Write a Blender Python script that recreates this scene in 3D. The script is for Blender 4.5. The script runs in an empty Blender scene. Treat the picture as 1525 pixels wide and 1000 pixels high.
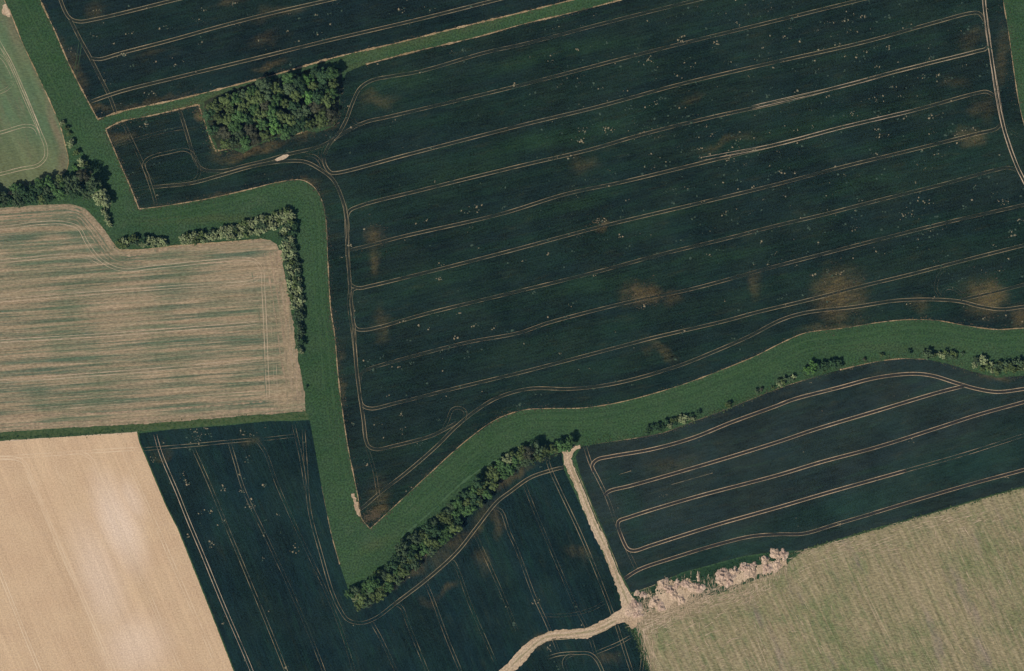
import bpy, bmesh, math, random
from mathutils import Vector, Matrix, noise as mnoise
from mathutils.geometry import tessellate_polygon

random.seed(7)
R = random.random
S = 0.44                       # metres on the ground per unit of the survey plan
scene = bpy.context.scene
C = scene.collection

# ------------------------------------------------------------------ camera, sky, sun, exposure
CAM_H = 2000.0
cam_d = bpy.data.cameras.new("camera")
cam = bpy.data.objects.new("camera", cam_d); C.objects.link(cam)
cam.location = (0, 0, CAM_H); cam.rotation_euler = (0, 0, 0)
cam_d.sensor_fit = 'HORIZONTAL'
cam_d.angle = 2 * math.atan(762.5 * S / CAM_H)
cam_d.clip_start = 10; cam_d.clip_end = 20000
scene.camera = cam

SUN_EL, SUN_AZ = 47.0, 224.0   # azimuth clockwise from north (= +Y)
w = bpy.data.worlds.new("World"); scene.world = w; w.use_nodes = True
wn = w.node_tree; bg = wn.nodes["Background"]
sky = wn.nodes.new("ShaderNodeTexSky"); sky.sky_type = 'NISHITA'; sky.sun_disc = False
sky.sun_elevation = math.radians(SUN_EL); sky.sun_rotation = math.radians(SUN_AZ)
wn.links.new(sky.outputs[0], bg.inputs[0]); bg.inputs[1].default_value = 0.085
sl = bpy.data.lights.new("sun", 'SUN'); sl.energy = 4.6; sl.angle = math.radians(0.5); sl.color = (1.0, 0.955, 0.88)
sun = bpy.data.objects.new("sun", sl); C.objects.link(sun)
a, e = math.radians(SUN_AZ), math.radians(SUN_EL)
sdir = Vector((math.sin(a) * math.cos(e), math.cos(a) * math.cos(e), math.sin(e)))
sun.rotation_euler = (-sdir).to_track_quat('-Z', 'Y').to_euler(); sun.location = sdir * 800
vs = scene.view_settings
vs.view_transform = 'Standard'; vs.look = 'None'; vs.gamma = 1.0; vs.use_curve_mapping = False
vs.exposure = 0.35

HAZE = 0.75e-5                 # per metre

# ------------------------------------------------------------------ helpers
def W(p): return ((p[0] - 762.5) * S, (500 - p[1]) * S)
def lin(r, g, b):
    f = lambda c: (c / 255 / 12.92) if c / 255 <= 0.04045 else ((c / 255 + 0.055) / 1.055) ** 2.4
    return (f(r), f(g), f(b))
GAIN = 0.585                   # photo value -> surface colour
def col(r, g, b, k=1.0):
    c = lin(r, g, b); return (c[0] * GAIN * k, c[1] * GAIN * k, c[2] * GAIN * k, 1)

class NT:
    def __init__(s, name, rough=0.95, spec=0.04):
        s.m = bpy.data.materials.new(name); s.m.use_nodes = True
        s.t = s.m.node_tree; s.b = s.t.nodes["Principled BSDF"]
        s.b.inputs["Roughness"].default_value = rough
        s.b.inputs["Specular IOR Level"].default_value = spec
        s.co = s.t.nodes.new("ShaderNodeTexCoord").outputs["Object"]
    def n(s, t): return s.t.nodes.new(t)
    def put(s, sock, v):
        if isinstance(v, bpy.types.NodeSocket): s.t.links.new(v, sock)
        else: sock.default_value = v
    def mapping(s, rot=0.0, scale=(1, 1, 1), loc=(0, 0, 0), vec=None, typ='POINT'):
        m = s.n("ShaderNodeMapping"); m.vector_type = typ
        s.put(m.inputs["Vector"], vec or s.co)
        m.inputs["Location"].default_value = loc; m.inputs["Rotation"].default_value = (0, 0, rot); m.inputs["Scale"].default_value = scale
        return m.outputs[0]
    def noise(s, vec, scale, detail=3.0, rough=0.55, dist=0.0):
        n = s.n("ShaderNodeTexNoise"); s.put(n.inputs["Vector"], vec)
        n.inputs["Scale"].default_value = scale; n.inputs["Detail"].default_value = detail
        n.inputs["Roughness"].default_value = rough; n.inputs["Distortion"].default_value = dist
        return n.outputs["Fac"]
    def ramp(s, f, a, b, lo=0.0, hi=1.0):
        m = s.n("ShaderNodeMapRange"); m.interpolation_type = 'SMOOTHSTEP'
        s.put(m.inputs[0], f)
        for i, v in zip((1, 2, 3, 4), (a, b, lo, hi)): s.put(m.inputs[i], v)
        return m.outputs[0]
    def math(s, op, a, b=0.0):
        m = s.n("ShaderNodeMath"); m.operation = op
        s.put(m.inputs[0], a); s.put(m.inputs[1], b); return m.outputs[0]
    def mix(s, f, a, b):
        m = s.n("ShaderNodeMix"); m.data_type = 'RGBA'
        s.put(m.inputs[0], f); s.put(m.inputs[6], a); s.put(m.inputs[7], b); return m.outputs[2]
    def mul(s, c, f):                      # colour * scalar
        m = s.n("ShaderNodeVectorMath"); m.operation = 'SCALE'
        s.put(m.inputs[0], c); s.put(m.inputs[3], f); return m.outputs[0]
    def along(s, ang, la, lc, detail=4.0, seed=0.0, rough=0.6):
        """noise stretched along a direction: la metres long, lc metres across"""
        v = s.mapping(rot=-ang, loc=(seed, seed * .7, 0))
        v = s.mapping(scale=(1 / la, 1 / lc, 1), vec=v)
        return s.noise(v, 1.0, detail, rough)
    def patches(s, lst, warp=14.0, warp_scale=0.03):
        """soft blotches: (plan x, plan y, rx, ry, degrees, strength)"""
        n = s.n("ShaderNodeTexNoise"); s.put(n.inputs["Vector"], s.co)
        n.inputs["Scale"].default_value = warp_scale; n.inputs["Detail"].default_value = 4
        v1 = s.n("ShaderNodeVectorMath"); v1.operation = 'SUBTRACT'; s.put(v1.inputs[0], n.outputs["Color"]); v1.inputs[1].default_value = (.5, .5, .5)
        v2 = s.n("ShaderNodeVectorMath"); v2.operation = 'MULTIPLY'; s.put(v2.inputs[0], v1.outputs[0]); v2.inputs[1].default_value = (warp, warp, 0)
        v3 = s.n("ShaderNodeVectorMath"); v3.operation = 'ADD'; s.put(v3.inputs[0], v2.outputs[0]); s.put(v3.inputs[1], s.co)
        acc = None
        for (px, py, rx, ry, deg, st) in lst:
            x, y = W((px, py))
            q = s.mapping(rot=math.radians(deg), scale=(rx * S, ry * S, 1000), loc=(x, y, 0), vec=v3.outputs[0], typ='TEXTURE')
            L = s.n("ShaderNodeVectorMath"); L.operation = 'LENGTH'; s.put(L.inputs[0], q)
            f = s.ramp(L.outputs["Value"], 1.25, 0.1, 0.0, st)
            acc = f if acc is None else s.math('MAXIMUM', acc, f)
        return acc
    def done(s, colour, bump=None, strength=0.3, dist=0.3):
        s.put(s.b.inputs["Base Color"], colour)
        if bump is not None:
            b = s.n("ShaderNodeBump"); b.inputs["Strength"].default_value = strength; b.inputs["Distance"].default_value = dist
            s.put(b.inputs["Height"], bump); s.t.links.new(b.outputs[0], s.b.inputs["Normal"])
        return s.m

def smooth(pts, closed=False):
    """Catmull-Rom through plan points"""
    P = [Vector(p) for p in pts]; n = len(P)
    if n == 2: raw = [P[0].lerp(P[1], i / 20) for i in range(21)]
    else:
        raw = []
        rng = range(n) if closed else range(n - 1)
        for i in rng:
            p0 = P[(i - 1) % n] if closed or i > 0 else P[0] * 2 - P[1]
            p1, p2 = P[i], P[(i + 1) % n]
            if (p2 - p1).length < 1e-4: continue
            p3 = P[(i + 2) % n] if closed or i + 2 < n else P[-1] * 2 - P[-2]
            t0 = 0.0; t1 = t0 + max((p1 - p0).length, 1e-3) ** .5; t2 = t1 + max((p2 - p1).length, 1e-3) ** .5; t3 = t2 + max((p3 - p2).length, 1e-3) ** .5
            k = max(4, int((p2 - p1).length / 3))
            for j in range(k):
                t = t1 + (t2 - t1) * j / k
                A1 = p0 * ((t1 - t) / (t1 - t0)) + p1 * ((t - t0) / (t1 - t0))
                A2 = p1 * ((t2 - t) / (t2 - t1)) + p2 * ((t - t1) / (t2 - t1))
                A3 = p2 * ((t3 - t) / (t3 - t2)) + p3 * ((t - t2) / (t3 - t2))
                B1 = A1 * ((t2 - t) / (t2 - t0)) + A2 * ((t - t0) / (t2 - t0))
                B2 = A2 * ((t3 - t) / (t3 - t1)) + A3 * ((t - t1) / (t3 - t1))
                raw.append(B1 * ((t2 - t) / (t2 - t1)) + B2 * ((t - t1) / (t2 - t1)))
        if not closed: raw.append(P[-1])
    return raw
def resample(raw, step):
    out = [raw[0].copy()]; need = step
    for a_, b_ in zip(raw, raw[1:]):
        L = (b_ - a_).length; pos = 0.0
        while L - pos >= need:
            pos += need; out.append(a_.lerp(b_, pos / L)); need = step
        need -= (L - pos)
    if (out[-1] - raw[-1]).length > step * .3: out.append(raw[-1].copy())
    return out
def curve(pts, step=3.0): return resample(smooth(pts), step)

def link(name, verts, faces, mats, parent=None, midx=None, smooth_sh=False):
    me = bpy.data.meshes.new(name); me.from_pydata(verts, [], faces); me.update()
    for m in (mats if isinstance(mats, (list, tuple)) else [mats]): me.materials.append(m)
    if midx: me.polygons.foreach_set("material_index", midx)
    if smooth_sh: me.polygons.foreach_set("use_smooth", [True] * len(me.polygons))
    o = bpy.data.objects.new(name, me); C.objects.link(o)
    if parent: o.parent = parent
    return o
def struct(o, label=None, cat=None):
    o["kind"] = 'structure'
    if label: o["label"] = label
    if cat: o["category"] = cat
    return o
def tag(o, label, cat, group=None, kind=None):
    o["label"] = label; o["category"] = cat
    if group: o["group"] = group
    if kind: o["kind"] = kind
    return o

def sheet(name, pts, z, m, wob=0.5, sharp=True, label=None, cat=None):
    """a field as one sheet; its outline wanders a little like a drilled edge does"""
    raw = [Vector(p) for p in pts]
    out = []
    n = len(raw)
    for i in range(n):
        a_, b_ = raw[i], raw[(i + 1) % n]
        k = max(1, int((b_ - a_).length / 3))
        for j in range(k):
            p = a_.lerp(b_, j / k)
            q = Vector((mnoise.noise((p.x * .21, p.y * .21, 3.1)), mnoise.noise((p.x * .21, p.y * .21, 9.7)))) * wob
            out.append(p + q)
    vv = [Vector((*W(p), z)) for p in out]
    tri = tessellate_polygon([vv])
    fs = []
    for t in tri:
        A, B, Cc = (vv[i] for i in t)
        fs.append(t if (B - A).cross(Cc - A).z > 0 else t[::-1])
    return struct(link(name, [tuple(v) for v in vv], fs, m), label, cat)

def strip(verts, faces, mi, line, off, wf, z, idx):
    """append a ribbon of varying width to lists; line in plan units, off and widths in metres"""
    pts = [Vector(W(p)) for p in line]
    base = len(verts); n = len(pts)
    for i, p in enumerate(pts):
        d = (pts[min(i + 1, n - 1)] - pts[max(i - 1, 0)])
        if d.length < 1e-6: d = Vector((1, 0))
        d.normalize(); nn = Vector((-d.y, d.x))
        h = wf(i, p, off) / 2
        c = p + nn * off
        verts.append((*(c + nn * h), z)); verts.append((*(c - nn * h), z))
    for i in range(n - 1):
        a_ = base + 2 * i
        faces.append((a_, a_ + 1, a_ + 3, a_ + 2)); mi.append(idx)
ZC = [0.06]
def nextz():
    ZC[0] += 0.0028; return ZC[0]

# ------------------------------------------------------------------ ground materials
def grass_material():
    t = NT("grass sward")
    big = t.ramp(t.noise(t.co, 0.012, 4), .35, .65)
    mid = t.ramp(t.noise(t.co, 0.09, 4), .3, .7)
    fine = t.ramp(t.noise(t.co, 0.85, 3, .7), .28, .72)
    lane = t.ramp(t.noise(t.mapping(.3, (.02, .09, 1)), 1.0, 4, .6), .36, .64)
    c = t.mix(big, col(50, 76, 44), col(62, 88, 54))
    c = t.mix(t.math('MULTIPLY', lane, .6), c, col(50, 74, 49))
    c = t.mix(t.math('MULTIPLY', mid, .5), c, col(66, 84, 56))
    c = t.mix(t.ramp(t.noise(t.co, .05, 5, .7), .56, .72, 0, .45), c, col(76, 92, 66))
    c = t.mix(t.math('MULTIPLY', t.patches([(330, 325, 90, 8, 6, .8), (240, 330, 60, 10, 0, .5), (560, 812, 40, 12, 20, .7), (640, 52, 220, 14, 16, .8),
                                            (320, 150, 140, 12, 15, .9), (1350, 520, 160, 10, 2, .35), (540, 100, 40, 12, 15, .8)]), .6), c, col(76, 84, 52))
    c = t.mul(c, t.ramp(fine, 0, 1, .62, 1.40))
    return t.done(c, fine, .35, .35)

def crop_material(name, base, alt, ang, brown_list, brown=(108, 92, 58), row=.35, streak_alt=.6, green=None, green_list=None, speck=1.0):
    t = NT(name)
    long = t.ramp(t.along(ang, 260, 16, 3, 3.3), .38, .66)
    med = t.ramp(t.noise(t.co, 0.035, 4, .6), .34, .68)
    rows = t.ramp(t.along(ang, 30, .9, 3, 9.0), .3, .7)
    fine = t.ramp(t.noise(t.co, 0.9, 3, .75), .25, .75)
    c = t.mix(t.math('MULTIPLY', long, streak_alt), col(*base), col(*alt))
    c = t.mix(t.math('MULTIPLY', med, .35), c, col(base[0] + 10, base[1] + 3, base[2] - 6))
    c = t.mix(t.ramp(t.along(ang, 45, 7, 5, 31.0, .65), .50, .70, 0, .55), c, col(base[0] + 6, base[1] + 13, base[2] + 1))
    c = t.mix(t.ramp(t.along(ang, 22, 5, 5, 47.0, .7), .54, .74, 0, .5), c, col(base[0] + 24, base[1] + 12, base[2] - 3))
    if green_list:
        c = t.mix(t.math('MULTIPLY', t.patches(green_list, 18, .03), .62), c, col(*green))
    if brown_list:
        p = t.patches(brown_list, 24, .05)
        tex = t.ramp(t.along(ang, 7, 2.2, 5, 4.4, .72), .28, .66, .25, 1.0)
        p = t.math('POWER', p, 1.35)
        c = t.mix(t.math('MULTIPLY', p, tex), c, col(*brown))
    mid = t.ramp(t.along(ang, 9, 3.5, 4, 15.0, .65), .3, .7, -.16, .16); broad = t.ramp(t.noise(t.co, .022, 3, .6), .32, .68, -.24, .24)
    v = t.math('ADD', t.math('ADD', mid, broad), t.ramp(rows, 0, 1, -row * .5, row * .5))
    v = t.math('ADD', v, t.ramp(fine, 0, 1, 1 - .42 * speck, 1 + .42 * speck))
    c = t.mul(c, v)
    return t.done(c, fine, .45, .4)

def streak_material(name, tan, tan2, green, green2, ang, bias, lists, bw=.55, s1w=.9, midw=0.0, wide=7.0, lng=150, grey=None, fine_amt=.2, sharp=.19):
    """thin crop in drilled rows over pale soil"""
    t = NT(name)
    s1 = t.along(ang, lng, wide, 5, 2.0, .62)
    s2 = t.along(ang, lng * .35, wide * .3, 4, 7.0, .7)
    blot = t.noise(t.co, 0.016, 4, .6)
    f = t.math('ADD', t.math('MULTIPLY', t.noise(t.mapping(-ang, (.5, 1, 1)), .11, 5, .7), midw), t.math('MULTIPLY', s1, s1w))
    f = t.math('ADD', f, t.math('ADD', t.math('MULTIPLY', s2, .55), t.math('MULTIPLY', blot, bw)))
    f = t.ramp(f, 1.03 + bias - sharp, 1.03 + bias + sharp)
    if lists: f = t.math('MULTIPLY', f, t.math('SUBTRACT', 1.0, t.patches(lists, 12, .03)))
    fine = t.ramp(t.noise(t.mapping(-ang, (.35, 1, 1)), 1.1, 3, .75), .25, .75)
    ct = t.mix(t.ramp(t.along(ang, 50, 2.2, 4, 5.0), .35, .65), col(*tan), col(*tan2))
    cg = t.mix(t.ramp(blot, .35, .62), col(*green), col(*green2))
    c = t.mix(f, ct, cg)
    if grey: c = t.mix(t.math('MULTIPLY', t.ramp(t.along(ang, 60, 14, 3, 12.0), .55, .72), .6), c, col(*grey))
    tone = t.ramp(t.along(ang, lng * 1.3, wide * .55, 4, 21.0, .65), .3, .7, -.13, .13)
    c = t.mul(c, t.math('ADD', tone, t.ramp(fine, 0, 1, 1 - fine_amt, 1 + fine_amt)))
    return t.done(c, fine, .3, .25)

def soil_material(name, c0, c1, ang=None, pale=None, amt=.12):
    t = NT(name)
    f = t.noise(t.co, 0.05, 4); fine = t.ramp(t.noise(t.co, 1.0, 4, .7), .25, .75)
    c = t.mix(t.ramp(f, .35, .65), col(*c0), col(*c1))
    if pale: c = t.mix(t.patches(pale[0], 10, .02), c, col(*pale[1]))
    v = t.ramp(fine, 0, 1, 1 - amt, 1 + amt)
    if ang is not None:
        rows = t.ramp(t.along(ang, 90, 1.3, 3, 1.0), .3, .7, -.06, .06)
        r2 = t.ramp(t.along(ang, 260, 9, 3, 6.0), .3, .7, -.05, .05)
        v = t.math('ADD', v, t.math('ADD', rows, r2))
    c = t.mul(c, v)
    return t.done(c, fine, .2, .2)

def plain_material(name, c0, c1, scale=.6, amt=.25):
    t = NT(name)
    fine = t.noise(t.co, scale, 3, .65)
    c = t.mix(t.ramp(fine, .3, .7), col(*c0), col(*c1))
    return t.done(c)

ROW_A = math.atan2(56, 238)         # rows climb towards the right of the plan
M_grass = grass_material()
M_cropA = crop_material("dark wheat, main field", (26, 41, 37), (29, 51, 36), ROW_A,
    [(955, 437, 34, 26, 8, .85), (1250, 440, 42, 54, -25, .8), (1468, 446, 38, 40, 10, .85), (1525, 470, 28, 22, 0, .7), (893, 332, 16, 10, 0, .75),
     (868, 240, 24, 17, 8, .38), (985, 528, 34, 14, -30, .5), (1125, 425, 16, 24, 0, .4), (1370, 455, 22, 16, 0, .45), (562, 345, 22, 22, 0, .6),
     (558, 385, 14, 36, 0, .5), (570, 480, 14, 30, 0, .42), (560, 148, 34, 14, 15, .42), (1440, 205, 30, 15, 0, .5), (1465, 160, 24, 26, 0, .4),
     (1450, 60, 26, 20, 0, .4), (1000, 445, 20, 14, 0, .55), (1080, 215, 60, 10, 14, .42), (1420, 120, 30, 12, 0, .35), (1490, 90, 12, 60, -5, .42),
     (1030, 150, 30, 8, 14, .35), (1240, 490, 60, 12, 4, .55), (560, 765, 20, 10, 30, .9), (560, 740, 22, 40, -20, .45), (505, 560, 9, 60, 3, .4),
     (300, 168, 16, 12, 0, .9), (375, 222, 70, 9, 12, .75), (470, 196, 34, 8, 10, .7), (320, 214, 9, 20, 0, .6), (180, 205, 20, 14, 0, .55), (462, 272, 16, 8, -30, .7), (300, 300, 80, 6, 8, .45)],
    green=(42, 68, 38), green_list=[(600, 120, 90, 16, 14, .5), (800, 215, 150, 14, 14, .55), (1200, 190, 160, 12, 14, .3), (860, 300, 90, 12, 14, .5), (700, 250, 120, 12, 14, .45),
     (1260, 280, 90, 10, 14, .5), (900, 420, 110, 16, 12, .45), (1060, 380, 90, 14, 12, .4), (830, 80, 140, 14, 12, .5), (960, 330, 120, 16, 12, .35), (640, 420, 120, 20, 14, .3)])
M_cropB = crop_material("dark wheat, north field", (24, 39, 38), (27, 46, 36), ROW_A,
    [(140, 165, 40, 8, 15, .6), (220, 150, 80, 6, 14, .5), (420, 20, 50, 12, 12, .45), (345, 6, 30, 10, 0, .45), (390, 60, 30, 12, 12, .4), (110, 100, 14, 50, 25, .45),
     (230, 78, 40, 8, 15, .3), (400, 100, 30, 6, 14, .6), (145, 20, 16, 20, 0, .35)])
ROW_F = math.atan2(-90, 38)
M_cropF = crop_material("dark wheat, south field", (22, 41, 41), (26, 47, 39), ROW_F,
    [(690, 800, 110, 12, 45, .45), (600, 862, 90, 10, 38, .5), (760, 712, 60, 10, 32, .55), (665, 880, 30, 9, 35, .55), (716, 835, 16, 26, 10, .5), (745, 780, 12, 26, 10, .5),
     (862, 822, 24, 12, 0, .4), (630, 895, 16, 9, 0, .4), (800, 960, 22, 12, 0, .4), (240, 672, 20, 9, 0, .45), (375, 655, 20, 9, 0, .4), (910, 982, 20, 16, 0, .4)], speck=.8)
M_cropG = crop_material("dark wheat, south-east field", (37, 49, 46), (33, 50, 43), ROW_A + .05,
    [(1455, 553, 50, 6, -16, .6), (1485, 565, 30, 8, 0, .55), (1000, 690, 60, 20, 14, .3)], row=.2, speck=.6,
    green=(29, 56, 44), green_list=[(1450, 690, 190, 42, 16, .9), (1250, 760, 190, 30, 16, .9), (1060, 830, 190, 22, 12, .9), (940, 760, 22, 100, 20, .7), (1500, 640, 80, 24, 14, .6)])
M_C = streak_material("sparse pasture", (128, 114, 88), (118, 108, 84), (92, 112, 80), (106, 113, 79), math.atan2(-90, 38), -.22,
    [(86, 200, 9, 60, 20, .9), (94, 240, 12, 34, -8, .7), (50, 280, 60, 9, 12, .9), (20, 40, 14, 50, 18, .6)], wide=14, lng=70)
ANG_D = math.atan2(28, 400)
M_D = streak_material("thin spring barley", (172, 148, 118), (152, 133, 104), (82, 100, 80), (98, 108, 82), ANG_D, -.03,
    [(438, 500, 26, 170, 3, 1.0), (250, 622, 260, 10, 4, .8), (425, 590, 30, 28, 0, .9), (412, 400, 16, 50, 10, .85), (300, 370, 170, 8, 5, .85), (150, 345, 14, 50, 35, .85), (60, 308, 100, 6, 4, .6),
     (400, 440, 20, 120, 2, .35), (80, 356, 36, 6, 3, .8), (185, 460, 60, 50, 4, .5), (200, 625, 260, 6, 4, .8), (30, 430, 60, 30, 0, .5), (330, 430, 80, 36, 4, .4)], wide=3.6, lng=130, fine_amt=.28, sharp=.16)
ANG_E = math.atan2(-92, 39)
M_E = soil_material("bare tilled loam", (203, 171, 136), (208, 177, 141), ANG_E,
    ([(175, 780, 34, 90, 22, .75), (150, 860, 40, 110, 20, .5), (200, 960, 60, 60, 0, .5), (195, 745, 20, 40, 20, .5)], (232, 206, 182)), .17)
ANG_H = math.atan2(-90, 42)
M_H = streak_material("stubble with regrowth", (158, 142, 110), (136, 126, 92), (94, 110, 70), (112, 118, 78), ANG_H, .33, bw=.85, s1w=.5, midw=.65, lists=
    [(1300, 800, 160, 12, 17, .8), (1080, 900, 110, 14, 12, .9), (965, 950, 12, 60, 10, .9), (1480, 750, 90, 12, 15, .7), (1480, 900, 30, 60, 20, .5)], wide=4.0, lng=34, grey=(134, 118, 106), fine_amt=.34)
M_track = soil_material("worn pale track", (176, 150, 120), (200, 174, 144), None, None, .32)
M_trackmid = plain_material("worn grass and earth", (140, 130, 96), (176, 156, 124), .8)
M_edge = soil_material("dry field edge", (146, 124, 90), (176, 150, 114), None, None, .3)
M_wheel = soil_material("pressed wheel soil", (160, 142, 108), (136, 124, 96), None, None, .2)
M_wheelpale = soil_material("dry wheel soil", (205, 180, 150), (186, 164, 136), None, None, .18)
M_midA = plain_material("bruised crop between wheels", (36, 45, 38), (46, 50, 40), .5)
M_midG = plain_material("bruised crop, brown", (56, 50, 43), (44, 50, 48), .5)
M_bare = soil_material("bare soil between plants", (92, 80, 60), (72, 66, 52), None, None, .25)
M_fleck = plain_material("dry weed", (160, 142, 112), (104, 106, 84), .7)
M_fleckdim = plain_material("seeding weed", (76, 92, 74), (56, 72, 62), .7)
M_mow = plain_material("flattened grass", (78, 102, 72), (68, 94, 62), .4)
M_verge = plain_material("rank verge grass", (56, 78, 44), (84, 96, 62), .5)
M_verge2 = plain_material("rank dark verge grass", (36, 60, 38), (48, 72, 46), .5)
M_litter = plain_material("woodland floor", (38, 50, 34), (60, 62, 44), .3)

# ------------------------------------------------------------------ the land
def ground_sheet():
    v = [(-6000, -6000, 0), (6000, -6000, 0), (6000, 6000, 0), (-6000, 6000, 0)]
    struct(link("ground", v, [(0, 1, 2, 3)], M_grass))
ground_sheet()

EDGE_B_W = [(-40, -260), (20, -110), (60, 0), (81, 45), (103, 96), (132, 153), (145, 177)]
EDGE_B_S = [(145, 178), (180, 166.5), (270, 147), (400, 114), (500, 85.5), (590, 64.5), (668, 45), (780, 18), (853, 0), (1010, -40), (1300, -120)]
sheet("crop_field", EDGE_B_W + EDGE_B_S + [(1300, -400), (-60, -400)], .05, M_cropB)

A_N = [(157.5, 192.5), (180, 181.5), (225, 172.5), (264, 163.5), (295.5, 156), (303, 177), (312, 204), (321, 225), (345, 222), (362, 229), (380, 218), (407, 207), (437, 201), (455, 195), (472, 198), (497, 188.5),
       (506, 168), (507, 132), (516, 108), (545, 96), (620, 76.5), (710, 55.5), (780, 36), (850, 19.5), (925, 0), (1100, -46), (1400, -125)]
A_E = [(1470, -160), (1487, -60), (1494, 0), (1501.5, 45), (1512, 120), (1518, 156), (1527, 192), (1545, 245), (1580, 330), (1640, 420), (1760, 480)]
A_S = [(1760, 500), (1620, 492), (1525, 489), (1485, 491), (1440, 485.5), (1395, 477.5), (1350, 476.5), (1305, 481), (1260, 488.5), (1200, 496), (1170, 508), (1125, 530.5), (1105, 539), (1060, 557), (1015, 573.5),
       (955, 591.5), (910, 602), (865, 608), (820, 608.6), (780, 611), (740, 624.5), (695, 656), (635, 710), (590, 752), (551, 788), (537.5, 770), (533, 740), (527, 710), (518, 665), (509, 605), (503, 554), (498.5, 500), (492.5, 460), (488, 385),
       (485, 325), (479, 298), (470, 281.5), (459.5, 272.5), (446, 268), (410, 272.5), (380, 280), (336, 290.5), (300, 298), (234, 308.5), (207, 311.5), (193.5, 277), (181.5, 250), (157.5, 193.5)]
sheet("crop_field", A_N + A_E + A_S[:-1], .05, M_cropA)

C_E = [(-60, -170), (6, 0), (15, 18), (33, 63), (57, 114), (75, 153), (90, 189), (97, 216), (102, 240), (99, 255), (87, 267), (60, 277), (30, 284), (0, 290), (-120, 312), (-420, 350)]
sheet("pasture_field", C_E + [(-420, -170)], .05, M_C)

D_N = [(-420, 335), (-120, 320), (0, 310), (60, 305.5), (105, 304), (126, 310), (141, 325), (156, 343), (168, 361), (177, 371.5), (210, 371.5), (270, 365.5), (330, 361), (390, 356), (402, 358), (412, 364), (417, 376), (425, 412), (431, 448), (437, 490), (443, 535), (449, 560), (453.5, 590), (455, 612.5)]
D_S = [(455, 612.5), (410, 615.5), (380, 617), (300, 623), (210, 629), (120, 635), (0, 644), (-420, 668)]
sheet("striped_field", D_N + D_S[1:], .05, M_D)

E_N = [(-420, 690), (0, 657.5), (90, 651.5), (204, 644)]
E_E = [(205, 645), (207, 659), (225, 701), (246, 752), (264, 787), (300, 877), (348, 1000), (440, 1230)]
sheet("bare_field", E_N + E_E[1:] + [(-420, 1230)], .05, M_E)

F_N = [(207, 646), (255, 640), (339, 634), (400, 627.5), (434, 627.5), (461, 626)]
F_E = [(461, 626), (464, 641), (470, 674), (479, 725), (488, 770), (494, 798), (506, 841), (518, 877), (530, 905), (542, 907), (560, 889), (590, 866.5), (629, 832), (668, 793), (695, 763), (719, 736), (755, 706), (778, 692), (814, 680), (836, 674), (840, 700), (858, 739), (880, 787), (901, 832), (919, 877), (927, 907), (934, 929), (943, 940), (952, 961), (967, 1000), (1010, 1100), (1050, 1230)]
sheet("crop_field", F_N + F_E[1:] + [(442, 1230), (350, 1000), (302, 877), (266, 787), (248, 752), (227, 701), (209, 659)], .05, M_cropF)

G_N = [(866, 665.5), (890, 661), (925, 656), (985, 645.5), (1030, 629), (1075, 612.5), (1120, 594.5), (1170, 575), (1215, 561.5), (1251, 551), (1305, 539), (1341, 534.5), (1380, 535.4), (1416, 543.5), (1449, 554), (1485, 563), (1525, 560), (1640, 545), (1800, 530)]
G_S = [(1800, 640), (1525, 724), (1455, 743.5), (1395, 761.5), (1305, 787), (1227, 809.5), (1194, 820), (1160, 821), (1105, 829), (1060, 841), (1015, 853), (976, 871), (940, 883), (922, 848), (903, 799), (882, 751), (864, 706), (857, 680)]
sheet("crop_field", G_N + G_S, .05, M_cropG)

H_N = [(1800, 642), (1525, 726), (1455, 745.5), (1395, 763.5), (1305, 789), (1227, 811.5), (1196, 822), (1178, 834), (1160, 852), (1120, 866), (1090, 878), (1045, 893), (1015, 907), (970, 908), (955, 918)]
sheet("stubble_field", H_N + [(950, 932), (962, 964), (972, 1000), (1015, 1100), (1055, 1230), (1800, 1230)], .05, M_H)

# farm track: polygon built from both edges
T_W = [(837, 674), (842, 694), (852, 716), (867, 755), (885, 798), (903, 834), (919, 876), (927, 905), (904, 921), (874, 936), (826, 939), (799, 948), (778, 963), (758, 986), (738, 1004), (690, 1060), (600, 1150)]
T_Ei = [(632, 1150), (712, 1060), (757, 1006), (776, 992), (801, 962), (826, 951), (874, 951), (904, 938), (928, 926), (942, 938), (956, 922), (955, 904), (938, 884), (920, 853), (899.5, 799), (887, 776), (872, 740), (857.5, 704), (850, 684), (854, 673), (866, 668), (864, 663), (850, 667)]
sheet("farm_track", [Vector(p) for p in T_W] + [Vector(p) for p in T_Ei], .22, M_track, wob=2.6)

# ------------------------------------------------------------------ field edges: pale dry soil ribbons
def edge_line(pts, wmax, m, seed, name="field_edge", gap=.15, z=None):
    ln = curve(pts, 2.2); v, f, mi = [], [], []
    def wf(i, p, off):
        k = mnoise.noise((p.x * .11, p.y * .11, seed)) * .9 + mnoise.noise((p.x * .5, p.y * .5, seed + 5)) * .7
        return max(.06, wmax * (.62 + k - gap))
    strip(v, f, mi, ln, 0, wf, z or nextz(), 0)
    struct(link(name, v, f, m))
edge_line(EDGE_B_W, 1.3, M_edge, 1); edge_line(EDGE_B_S, 1.35, M_edge, 2, gap=.0)
edge_line(A_N[:5], 1.25, M_edge, 3); edge_line(A_N[4:8], 1.2, M_edge, 4); edge_line(A_N[19:], 1.1, M_edge, 5, gap=.05)
edge_line([(321, 225), (345, 222)], 1.0, M_edge, 6); edge_line([(440, 201), (458, 195)], 1.1, M_edge, 7)
edge_line(A_E[:9], .75, M_edge, 8); edge_line(A_S[1:25], .75, M_edge, 9); edge_line(A_S[24:34], 1.0, M_edge, 10)
edge_line(A_S[33:45], .8, M_edge, 11); edge_line(A_S[44:], 1.2, M_edge, 12)
edge_line(C_E[1:10], .9, M_edge, 13); edge_line([(60, 277), (30, 284), (0, 291)], 3.2, M_edge, 14)
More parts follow.
